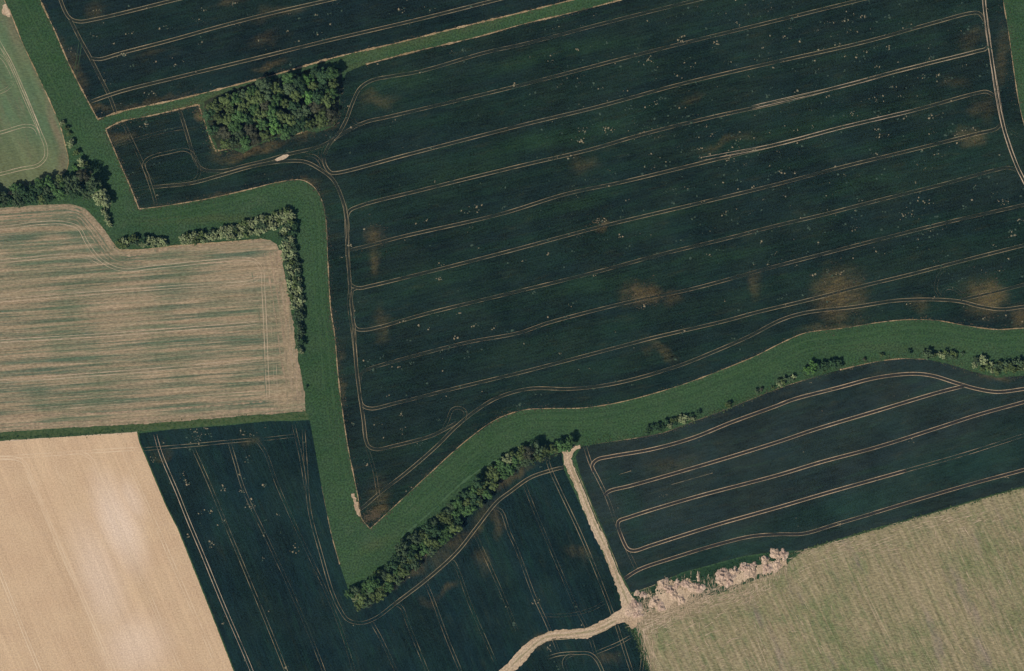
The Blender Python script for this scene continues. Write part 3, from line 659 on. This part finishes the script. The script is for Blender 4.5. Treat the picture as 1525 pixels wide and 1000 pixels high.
along_edge(F, [(945, 895), (1000, 872), (1060, 853), (1110, 842), (1170, 828)], 900, 5, .25, .8, .6, 1)
along_edge(F, [(1170, 828), (1260, 801), (1395, 763), (1525, 726)], 380, 1.6, .25, .7, .5, 0)
along_edge(F, [(865, 662), (950, 648), (1060, 616), (1170, 572), (1300, 536), (1390, 530), (1450, 548), (1530, 552)], 700, 3, .25, .7, .6, 0)
along_edge(F, [(170, 366), (260, 362), (400, 352)], 260, 2, .2, .6, .5, 0)
along_edge(F, [(535, 905), (620, 838), (700, 758), (760, 702), (830, 676)], 400, 3, .25, .8, .6, 0)
along_edge(F, [(300, 160), (310, 200), (322, 222), (400, 205), (500, 184)], 300, 3, .25, .8, .6, 0)
along_edge(F, [(930, 930), (945, 945), (958, 980), (968, 1005)], 300, 1.8, .25, .7, .6, 0)
F.build("verge_grass", [M_verge, M_verge2], "rank tussocky grass along the field verges", "grass")

# dry straw and earth dragged off the heaps onto the stubble
F = Flecks()
for (x, y, sx, sy, n, dg) in [(1000, 905, 26, 9, 420, 14), (1060, 890, 30, 9, 330, 22), (975, 925, 16, 10, 260, 20), (1110, 880, 26, 10, 200, 28), (958, 945, 6, 26, 260, -75), (968, 985, 7, 24, 200, -80), (1230, 815, 60, 8, 260, 17), (1400, 775, 80, 9, 260, 16), (1012, 896, 14, 10, 330, 100), (988, 896, 22, 12, 380, 100), (1100, 870, 30, 9, 300, 95), (1040, 888, 14, 8, 160, 105), (1150, 850, 20, 6, 160, 95), (1470, 870, 30, 50, 160, -64), (1160, 930, 60, 40, 130, -60), (1060, 955, 40, 26, 100, 30)]:
    for _ in range(n):
        qx, qy = x + random.gauss(0, sx), y + random.gauss(0, sy)
        if inside((qx, qy), PG) or inside((qx, qy), PF): continue
        F.add(qx, qy, .08 + .12 * R(), .08, 0 if R() > .4 else 1, math.radians(dg + random.gauss(0, 9)), 9 + 14 * R())
F.build("straw_litter", [soil_material("pale straw", (212, 186, 156), (190, 166, 134)), soil_material("brown straw", (150, 130, 100), (166, 146, 116))], "pale straw and earth strewn over the stubble below the spoil heaps", "straw")

# ------------------------------------------------------------------ trees and bushes
def leaf_material(name, c0, c1, k=1.0):
    t = NT(name, .8, .12); k *= 1.12
    oi = t.n("ShaderNodeObjectInfo").outputs["Random"]
    f = t.ramp(t.noise(t.co, 4.2, 3, .7), .36, .66)  # mottling paints bright leaf highlights and dark gaps into the crown colour
    c = t.mix(f, col(*c0, k), col(*c1, k))
    c = t.mul(c, t.ramp(oi, 0, 1, .78, 1.22))
    t.b.inputs["Base Color"].default_value = (1, 1, 1, 1)
    return t.done(c)
LEAF = {
 'dark green':   leaf_material("dark leaves", (52, 76, 50), (72, 98, 62), 1.0),
 'mid green':    leaf_material("green leaves", (68, 96, 54), (92, 122, 70), 1.0),
 'bright green': leaf_material("fresh leaves", (74, 112, 54), (108, 144, 76), 1.0),
 'olive':        leaf_material("olive leaves", (80, 96, 54), (108, 122, 72), 1.0),
 'grey-green':   leaf_material("grey-green leaves", (70, 90, 60), (96, 112, 78), 1.0),
 'pale olive':   leaf_material("pale blossoming leaves", (104, 122, 74), (182, 186, 138), 1.0),  # blossom tone; its bright end also stands for leaf highlights
 'brown-grey':   leaf_material("bare twigs", (70, 74, 54), (98, 98, 74), 1.0),
}
M_bark = plain_material("bark", (92, 80, 64), (70, 62, 52), 2.0)

def crown_mesh(name, seed, leaves, leaf, flat=.8, spread=.62, lobes=11, base=.35):
    """unit crown (radius about 1, sitting from z=base upward): leaf clumps over several lobes"""
    rg = random.Random(seed); L = []
    L.append((Vector((0, 0, base + .45 * flat)), .5))
    for i in range(lobes):
        t = i * 2.399 + rg.random() * 1.4; rr = spread * math.sqrt((i + .4 + .5 * rg.random()) / lobes) * (.85 + .35 * rg.random())
        zz = base + flat * (.98 - .62 * rr * rr + rg.uniform(-.26, .16))
        L.append((Vector((math.cos(t) * rr, math.sin(t) * rr, zz)), rg.uniform(.13, .30)))
    v, f = [], []
    wts = [r * r for _, r in L]
    for _ in range(leaves):
        c, r = rg.choices(L, wts)[0]
        d = Vector((rg.gauss(0, 1), rg.gauss(0, 1), rg.gauss(.25, 1))).normalized()
        p = c + Vector((d.x, d.y, d.z * .85)) * r * (.72 + .36 * rg.random() ** .7)
        if p.z < .06: continue
        nrm = (d * .9 + Vector((rg.gauss(0, .5), rg.gauss(0, .5), rg.gauss(.35, .5)))).normalized()
        a_ = nrm.orthogonal().normalized(); a_ = (Matrix.Rotation(rg.random() * 6.28, 3, nrm) @ a_); b_ = nrm.cross(a_)
        s1, s2 = leaf * (.6 + .8 * rg.random()), leaf * (.4 + .6 * rg.random())
        b = len(v)
        v += [tuple(p + a_ * s1), tuple(p + b_ * s2 + nrm * leaf * .15), tuple(p - a_ * s1 * .9), tuple(p - b_ * s2 + nrm * leaf * .15)]
        f.append((b, b + 1, b + 2, b + 3))
    me = bpy.data.meshes.new(name); me.from_pydata(v, [], f); me.update(); me.materials.append(M_bark); return me

def trunk_mesh(name, seed, limbs=5, hgt=.75, r0=.06):
    rg = random.Random(seed); v, f = [], []
    def tube(path, radii, k=7):
        b = len(v)
        for i, (p, r) in enumerate(zip(path, radii)):
            d = (path[min(i + 1, len(path) - 1)] - path[max(i - 1, 0)]).normalized(); a_ = d.orthogonal().normalized(); c_ = d.cross(a_)
            for j in range(k):
                t = j * 6.283 / k; v.append(tuple(p + a_ * math.cos(t) * r + c_ * math.sin(t) * r))
        for i in range(len(path) - 1):
            for j in range(k): f.append((b + i * k + j, b + i * k + (j + 1) % k, b + (i + 1) * k + (j + 1) % k, b + (i + 1) * k + j))
    top = Vector((rg.gauss(0, .03), rg.gauss(0, .03), hgt))
    tube([Vector((0, 0, -.04)), Vector((0, 0, .06)), top * .5, top], [r0 * 1.5, r0 * 1.05, r0 * .85, r0 * .4])
    for i in range(limbs):
        t = i * 2.4 + rg.random(); s = top * (.45 + .45 * rg.random())
        e_ = s + Vector((math.cos(t) * .5, math.sin(t) * .5, .25 + .3 * rg.random()))
        tube([s, s.lerp(e_, .5) + Vector((0, 0, .05)), e_], [r0 * .5, r0 * .33, r0 * .12], 5)
    me = bpy.data.meshes.new(name); me.from_pydata(v, [], f); me.update(); me.materials.append(M_bark); return me

TREE_CROWN = [crown_mesh("crown", 10 + i, 2700, .075, .95, .92, 24, .45) for i in range(6)]
TREE_TRUNK = [trunk_mesh("trunk", 30 + i, 6, .95, .055) for i in range(2)]
BUSH_CROWN = [crown_mesh("foliage", 50 + i, 900, .12, .8, .92, 14, .15) for i in range(7)]
BUSH_STEM = [trunk_mesh("stem", 70 + i, 5, .5, .05) for i in range(2)]
TWIG_CROWN = [crown_mesh("crown", 90 + i, 2400, .05, .9, .92, 26, .45) for i in range(2)]

def plant(kind, px, py, r, tone, zs=None):
    """one tree or bush: an Empty at its foot with its crown and trunk as parts"""
    tree = kind == 'tree'
    if zs is None: zs = (1.3 if r < 4.4 else 1.6) if tree else 1.4
    o = bpy.data.objects.new("broadleaf_tree" if tree else "hedge_bush", None); C.objects.link(o)
    o.empty_display_size = 1
    o.location = (*W((px, py)), .06); o.rotation_euler = (0, 0, R() * 6.283)
    pool = (TWIG_CROWN if tone == 'brown-grey' else TREE_CROWN) if tree else BUSH_CROWN
    for nm, me, mat in (("crown" if tree else "foliage", random.choice(pool), LEAF[tone]), ("trunk" if tree else "stem", random.choice(TREE_TRUNK if tree else BUSH_STEM), M_bark)):
        c = bpy.data.objects.new(nm, me); C.objects.link(c); c.parent = o
        c.scale = (r * (.85 + .3 * R()), r * (.85 + .3 * R()), r * zs)
        c.material_slots[0].link = 'OBJECT'; c.material_slots[0].material = mat
    return o
ONES = ['', 'first', 'second', 'third', 'fourth', 'fifth', 'sixth', 'seventh', 'eighth', 'ninth', 'tenth', 'eleventh', 'twelfth', 'thirteenth', 'fourteenth', 'fifteenth', 'sixteenth', 'seventeenth', 'eighteenth', 'nineteenth']
TENS = {2: ('twentieth', 'twenty'), 3: ('thirtieth', 'thirty'), 4: ('fortieth', 'forty'), 5: ('fiftieth', 'fifty'), 6: ('sixtieth', 'sixty'), 7: ('seventieth', 'seventy'), 8: ('eightieth', 'eighty')}
def nth(n):
    if n < 20: return ONES[n]
    a_, b_ = divmod(n, 10); return TENS[a_][0] if b_ == 0 else TENS[a_][1] + '-' + ONES[b_]
def size_word(r, kind): 
    if kind == 'tree': return 'large' if r > 4.7 else ('medium' if r > 3.6 else 'small')
    return 'large' if r > 2.6 else ('medium' if r > 1.9 else 'small')
def hedge(path, half, gap, rng, tones, kind, where, end, group, fixed=()):
    """individual plants along a band; fixed = (x, y, r, tone, kind) set first"""
    ln = curve(path, 1.0); got = [list(t) for t in fixed]
    tries = 0
    tot = len(ln)
    while tries < 60 * tot / gap:
        tries += 1
        i = random.randrange(tot - 1); p = ln[i]; d = (ln[min(i + 1, tot - 1)] - ln[max(i - 1, 0)]).normalized(); nn = Vector((-d.y, d.x))
        h = half(i / tot) if callable(half) else half
        q = p + nn * (R() * 2 - 1) * h
        if all((q.x - g[0]) ** 2 + (q.y - g[1]) ** 2 > (gap * .5 + g[2] / S * .42) ** 2 for g in got):
            r = rng[0] + (rng[1] - rng[0]) * R()
            tn = tones(q.x, q.y) if callable(tones) else random.choice(tones)
            got.append([q.x, q.y, r, tn, kind])
    def prog(g): return min(range(tot), key=lambda i: (ln[i].x - g[0]) ** 2 + (ln[i].y - g[1]) ** 2)
    got.sort(key=lambda g: (prog(g), g[0]))
    cnt = {}
    for g in got:
        key = (size_word(g[2], g[4]), g[3], g[4]); cnt[key] = cnt.get(key, 0) + 1
        o = plant(g[4], g[0], g[1], g[2], g[3])
        tag(o, f"{key[0]} {g[3]} {g[4]} {where}, {nth(cnt[key])} such from {end}", g[4], group)
    return len(got)

n1 = hedge([(-40, 300), (0, 297), (60, 287), (110, 277), (145, 285), (158, 305)], lambda t: 8 if t < .3 else (13 if t < .85 else 6), 10, (2.6, 4.2),
    lambda x, y: 'pale olive' if x > 138 and y > 284 else random.choice(['grey-green', 'grey-green', 'olive', 'dark green', 'mid green', 'grey-green'] if x > 50 else ['dark green', 'mid green', 'grey-green']), 'tree', "in hedge above striped field", "left end", "trees in hedge above striped field",
    [(128, 262, 5.4, 'brown-grey', 'tree'), (142, 273, 5.0, 'grey-green', 'tree'), (118, 280, 4.6, 'grey-green', 'tree'), (150, 300, 3.6, 'pale olive', 'tree'), (160, 327, 2.7, 'pale olive', 'bush'), (164, 334, 1.9, 'pale olive', 'bush'), (156, 316, 2.6, 'pale olive', 'bush')])
hedge([(96, 178), (106, 216), (118, 246)], 2, 15, (1.5, 2.2), ['olive', 'pale olive'], 'bush', "beside pasture corner", "top", "bushes beside the pasture corner",
    [(93, 184, 1.9, 'pale olive', 'bush'), (106, 214, 2.8, 'pale olive', 'bush'), (115, 228, 2.3, 'olive', 'bush'), (122, 242, 3.3, 'pale olive', 'bush'), (112, 250, 2.0, 'bright green', 'bush'), (128, 246, 2.6, 'olive', 'bush')])
hedge([(177, 361), (200, 360), (247, 361)], 5.5, 7, (1.7, 2.7), lambda x, y: 'pale olive' if R() > .45 else random.choice(['olive', 'grey-green']), 'bush', "in short hedge piece below meadow", "left end", "bushes in the short hedge piece", [(214, 358, 3.0, 'dark green', 'bush')])
hedge([(274, 357), (310, 353), (345, 346), (390, 335), (436, 320)], lambda t: 5 + 6 * t, 7, (1.7, 2.9), lambda x, y: random.choice(['pale olive', 'pale olive', 'pale olive', 'grey-green', 'olive']), 'bush', "along top edge of striped field", "left end", "bushes over the striped field's top edge")
hedge([(430, 335), (428, 352), (434, 390), (440, 430), (445, 462)], lambda t: 11 - 4 * t, 7.5, (1.8, 2.9), lambda x, y: 'dark green' if y < 356 and x < 440 and R() > .3 else random.choice(['olive', 'pale olive', 'pale olive', 'grey-green', 'pale olive']), 'bush', "in hedge right of striped field", "top", "bushes right of the striped field")
hedge([(444, 466), (446, 490), (448, 522)], 3.5, 8, (2.6, 3.3), ['grey-green', 'dark green'], 'bush', "in dense hedge right of striped field", "top", "bushes in the dense lower hedge", [(449, 524, 2.0, 'pale olive', 'bush'), (457, 576, 1.1, 'dark green', 'bush')])
hedge([(528, 895), (545, 884), (575, 862), (620, 822), (660, 785), (700, 744), (740, 705), (775, 682), (800, 672), (828, 664), (852, 660)], lambda t: 14 if t < .62 else (10 if t < .88 else 4), 11, (2.6, 3.9),
    lambda x, y: random.choice(['dark green', 'mid green', 'olive', 'grey-green', 'mid green', 'olive'] if x < 760 else ['mid green', 'grey-green', 'olive']), 'tree', "in diagonal hedge below meadow", "lower left end", "trees in diagonal hedge below meadow",
    [(556, 868, 4.9, 'mid green', 'tree'), (600, 815, 4.7, 'grey-green', 'tree'), (617, 802, 4.0, 'grey-green', 'tree'), (650, 790, 4.6, 'dark green', 'tree'), (585, 840, 4.2, 'dark green', 'tree'), (712, 716, 4.5, 'dark green', 'tree'), (788, 674, 5.2, 'brown-grey', 'tree'), (800, 668, 4.2, 'grey-green', 'tree'), (756, 684, 3.8, 'pale olive', 'tree'), (856, 660, 1.2, 'pale olive', 'bush'), (530, 890, 2.6, 'pale olive', 'bush'), (535, 903, 2.6, 'olive', 'bush')])
hedge([(962, 640), (985, 634), (1010, 627), (1032, 620)], 4, 7, (1.5, 2.2), lambda x, y: 'dark green' if x < 995 else random.choice(['pale olive', 'olive', 'dark green']), 'bush', "in low row above right field", "left end", "bushes in low row above right field", [(1040, 615, 2.0, 'dark green', 'bush')])
hedge([(1085, 604), (1120, 585), (1168, 568)], 3, 900, (1.3, 1.9), ['pale olive'], 'bush', "standing between the longer rows", "left", "lone bushes above the right dark field",
    [(1085, 603, 2.2, 'olive', 'bush'), (1127, 583, 1.6, 'grey-green', 'bush'), (1133, 580, 1.5, 'brown-grey', 'bush'), (1151, 578, 1.3, 'olive', 'bush')])
hedge([(1160, 570), (1175, 564), (1185, 560)], 3, 6.5, (1.5, 2.1), ['pale olive', 'olive', 'grey-green'], 'bush', "in small cluster above right field", "left end", "small bush cluster")
hedge([(1200, 552), (1210, 547), (1225, 546), (1252, 541)], 3.5, 7.5, (2.0, 2.7), lambda x, y: 'bright green' if x < 1216 else 'dark green', 'bush', "in dense clump above right field", "left end", "bushes of the dense clump", [(1202, 551, 2.8, 'bright green', 'bush'), (1211, 544, 2.9, 'bright green', 'bush'), (1238, 541, 3.0, 'dark green', 'bush'), (1248, 539, 2.5, 'dark green', 'bush')])
hedge([(1285, 535), (1315, 529), (1353, 526)], 2, 900, (1.3, 1.6), ['grey-green'], 'bush', "standing above the field's rounded edge", "left", "lone bushes above the rounded edge", [(1287, 535, 1.3, 'brown-grey', 'bush'), (1313, 529, 1.6, 'olive', 'bush'), (1354, 525, 1.9, 'dark green', 'bush')])
hedge([(1376, 527), (1400, 528), (1424, 530)], 3.5, 7, (1.5, 2.3), ['pale olive', 'olive', 'grey-green'], 'bush', "in short row above rounded edge", "left end", "bushes in the short row", [(1384, 526, 3.0, 'grey-green', 'bush'), (1433, 527, 1.2, 'grey-green', 'bush')])
hedge([(1452, 541), (1475, 547), (1500, 546), (1530, 543), (1580, 540)], 6, 8, (1.9, 2.9), ['pale olive', 'olive', 'grey-green', 'olive'], 'bush', "in hedge at photo's right edge", "left end", "bushes at the photo's right edge", [(1463, 532, 2.0, 'pale olive', 'bush'), (1518, 540, 3.2, 'grey-green', 'bush')])

# the copse
COPSE = [(306, 156), (330, 150), (352, 143), (380, 127), (420, 122), (450, 114), (480, 105), (503, 106), (506, 122), (497, 140), (494, 172), (486, 184), (460, 186), (440, 196), (400, 203), (368, 218), (352, 220), (328, 214), (314, 190)]
trees = [[459, 119, 4.6, 'bright green'], [461, 146, 5.0, 'bright green'], [496, 111, 4.6, 'mid green'], [482, 114, 5.0, 'dark green'], [470, 108, 4.2, 'dark green'], [320, 160, 4.8, 'olive'], [352, 150, 4.4, 'mid green'], [374, 150, 4.8, 'olive'], [358, 176, 5.4, 'mid green'], [352, 190, 4.8, 'mid green'], [410, 190, 4.8, 'bright green'], [425, 197, 4.8, 'mid green'], [392, 186, 4.4, 'mid green'],
         [480, 178, 5.0, 'olive'], [462, 184, 4.0, 'olive'], [366, 212, 4.4, 'mid green'], [440, 160, 4.6, 'dark green'], [487, 150, 4.8, 'olive'], [414, 134, 4.4, 'olive'], [432, 132, 4.6, 'grey-green'], [395, 160, 4.6, 'brown-grey'], [372, 196, 4.6, 'brown-grey'], [335, 200, 4.2, 'brown-grey'], [328, 178, 4.4, 'olive'], [350, 212, 3.8, 'grey-green']]
tries = 0
while tries < 4000 and len(trees) < 72:
    tries += 1
    x, y = 300 + R() * 215, 100 + R() * 125
    if inside((x, y), COPSE) and all((x - t[0]) ** 2 + (y - t[1]) ** 2 > 12.5 ** 2 for t in trees):
        trees.append([x, y, 3.6 + R() * 1.3, random.choice(['dark green', 'mid green', 'mid green', 'olive', 'olive', 'grey-green', 'brown-grey'])])
for t in trees: t.append((t[1] + (t[0] - 300) * .22 - 150) / 24)     # row across the copse, following its tilt
row_names = ['top', 'second', 'middle', 'lowest']
rows = {}
for t in trees: rows.setdefault(min(3, max(0, int(t[4]))), []).append(t)
for rk, lst in rows.items():
    lst.sort(key=lambda t: t[0]); cnt = {}
    for t in lst:
        key = (size_word(t[2], 'tree'), t[3]); cnt[key] = cnt.get(key, 0) + 1
        o = plant('tree', t[0], t[1], t[2], t[3], 1.05 + .35 * R())
        rn = {0: 'top row', 1: 'second row down', 2: 'third row down', 3: 'lowest row'}[rk]
        tag(o, f"{key[0]} {t[3]} copse tree, {rn}, {nth(cnt[key])} such from left", "tree", "trees of the copse")

# ------------------------------------------------------------------ spoil heaps
M_heap = soil_material("pale dry spoil", (202, 174, 148), (170, 146, 122), None, None, .36)
M_heap2 = soil_material("pinkish spoil", (176, 148, 128), (198, 172, 148), None, None, .38)
def heap(px, py, rx, ry, h, seed, m, label):
    """lumpy mound of dug earth with ridges left by the bucket"""
    rg = random.Random(seed); n, k = 12, 40; v, f = [], []
    an = rg.random() * 3.14
    for i in range(n + 1):
        t = i / n
        for j in range(k):
            a_ = j * 6.2832 / k
            edge = 1.25 + .75 * mnoise.noise((math.cos(a_) * 1.5 + seed, math.sin(a_) * 1.5, seed)) + .26 * mnoise.noise((math.cos(a_) * 5, math.sin(a_) * 5, seed + 2))
            x, y = math.cos(a_) * t * edge * rx, math.sin(a_) * t * edge * ry
            lump = mnoise.noise((x * .6, y * .6, seed)) * 1.1 + mnoise.noise((x * 1.6, y * 1.6, seed + 4)) * .4
            z = h * .85 * max(0, (1 - t ** 1.5)) * (1 + .9 * lump) + .10 * (1 - t) + .02
            v.append((x, y, z if i < n else -.03))
    for i in range(n):
        for j in range(k): f.append((i * k + j, (i + 1) * k + j, (i + 1) * k + (j + 1) % k, i * k + (j + 1) % k))
    o = link("spoil_heap", v, f, m); o.location = (*W((px, py)), .05); o.rotation_euler = (0, 0, an)
    tag(o, label, "earth heap", "spoil heaps along the verge")
HP = [(949, 884, 1.8, 1.3, .8, "small flat"), (957, 887, 2.0, 1.5, .9, "small rounded"), (975, 896, 3.2, 2.6, 1.6, "broad lumpy"), (985, 904, 3.0, 2.2, 1.2, "low ragged"), (988, 870, 3.6, 2.4, 1.7, "pale domed"), (997, 878, 3.4, 2.6, 1.6, "tall lumpy"), (1003, 886, 3.2, 2.6, 1.5, "pinkish lumpy"),
      (1008, 871, 2.2, 3.0, 1.4, "narrow upright"), (1014, 893, 2.8, 2.4, 1.1, "low spread"), (1022, 869, 2.4, 3.0, 1.4, "narrow pale"), (1032, 876, 2.2, 3.2, 1.3, "slanting narrow"), (1041, 876, 2.6, 3.4, 1.4, "steep pale"), (1040, 860, 2.6, .8, .6, "thin curved"),
      (1075, 856, 3.6, 3.2, 1.7, "dark topped"), (1076, 867, 3.0, 2.2, 1.2, "low pinkish"), (1086, 864, 4.0, 3.2, 1.7, "broad grooved"), (1094, 851, 2.6, 2.4, 1.6, "small domed"), (1110, 845, 3.6, 2.8, 1.7, "large domed"), (1118, 851, 3.8, 3.2, 1.6, "broad pinkish"), (1122, 842, 2.2, 1.8, 1.2, "small steep"),
      (1139, 834, 2.3, 2.2, 1.5, "round isolated"), (1143, 847, 3.4, 2.8, 1.3, "flat pinkish"), (1155, 826, 3.0, 2.6, 1.6, "round dark-capped"), (1167, 827, 2.9, 2.6, 1.5, "last round"), (1158, 841, 4.0, 2.4, 1.1, "flat spread"), (947, 902, 2.6, 4.0, 1.5, "tall pale"), (938, 909, 3.6, 4.2, 1.0, "wide flat"), (950, 914, 2.8, 3.4, 1.2, "rough pale")]
for i, (x, y, rx, ry, h, wd) in enumerate(HP):
    where = "where the farm track bends" if i >= 25 else ("in the verge near the track" if i < 13 else "in the verge's right group")
    heap(x, y, rx, ry, h, i * 3.7 + 1, M_heap if i % 2 == 0 else M_heap2, f"{wd} heap of pale earth {where}")
# ------------------------------------------------------------------ the two kilometres of air below the camera
bm = bmesh.new(); bmesh.ops.create_cube(bm, size=1.0)
me = bpy.data.meshes.new("haze"); bm.to_mesh(me); bm.free()
hz = bpy.data.objects.new("haze", me); C.objects.link(hz)
hz.scale = (13000, 13000, CAM_H + 21); hz.location = (0, 0, (CAM_H + 20) / 2 - .5)
hm = bpy.data.materials.new("haze"); hm.use_nodes = True; ht = hm.node_tree
ht.nodes.remove(ht.nodes["Principled BSDF"])
pv = ht.nodes.new("ShaderNodeVolumePrincipled"); pv.inputs["Color"].default_value = (.22, .55, 1.0, 1); pv.inputs["Density"].default_value = HAZE
ht.links.new(pv.outputs[0], ht.nodes["Material Output"].inputs["Volume"]); me.materials.append(hm)
tag(hz, "thin bluish air between the camera and the fields", "haze", kind='stuff')
print("objects", len(bpy.data.objects), "hedge1", n1, "copse", len(trees))
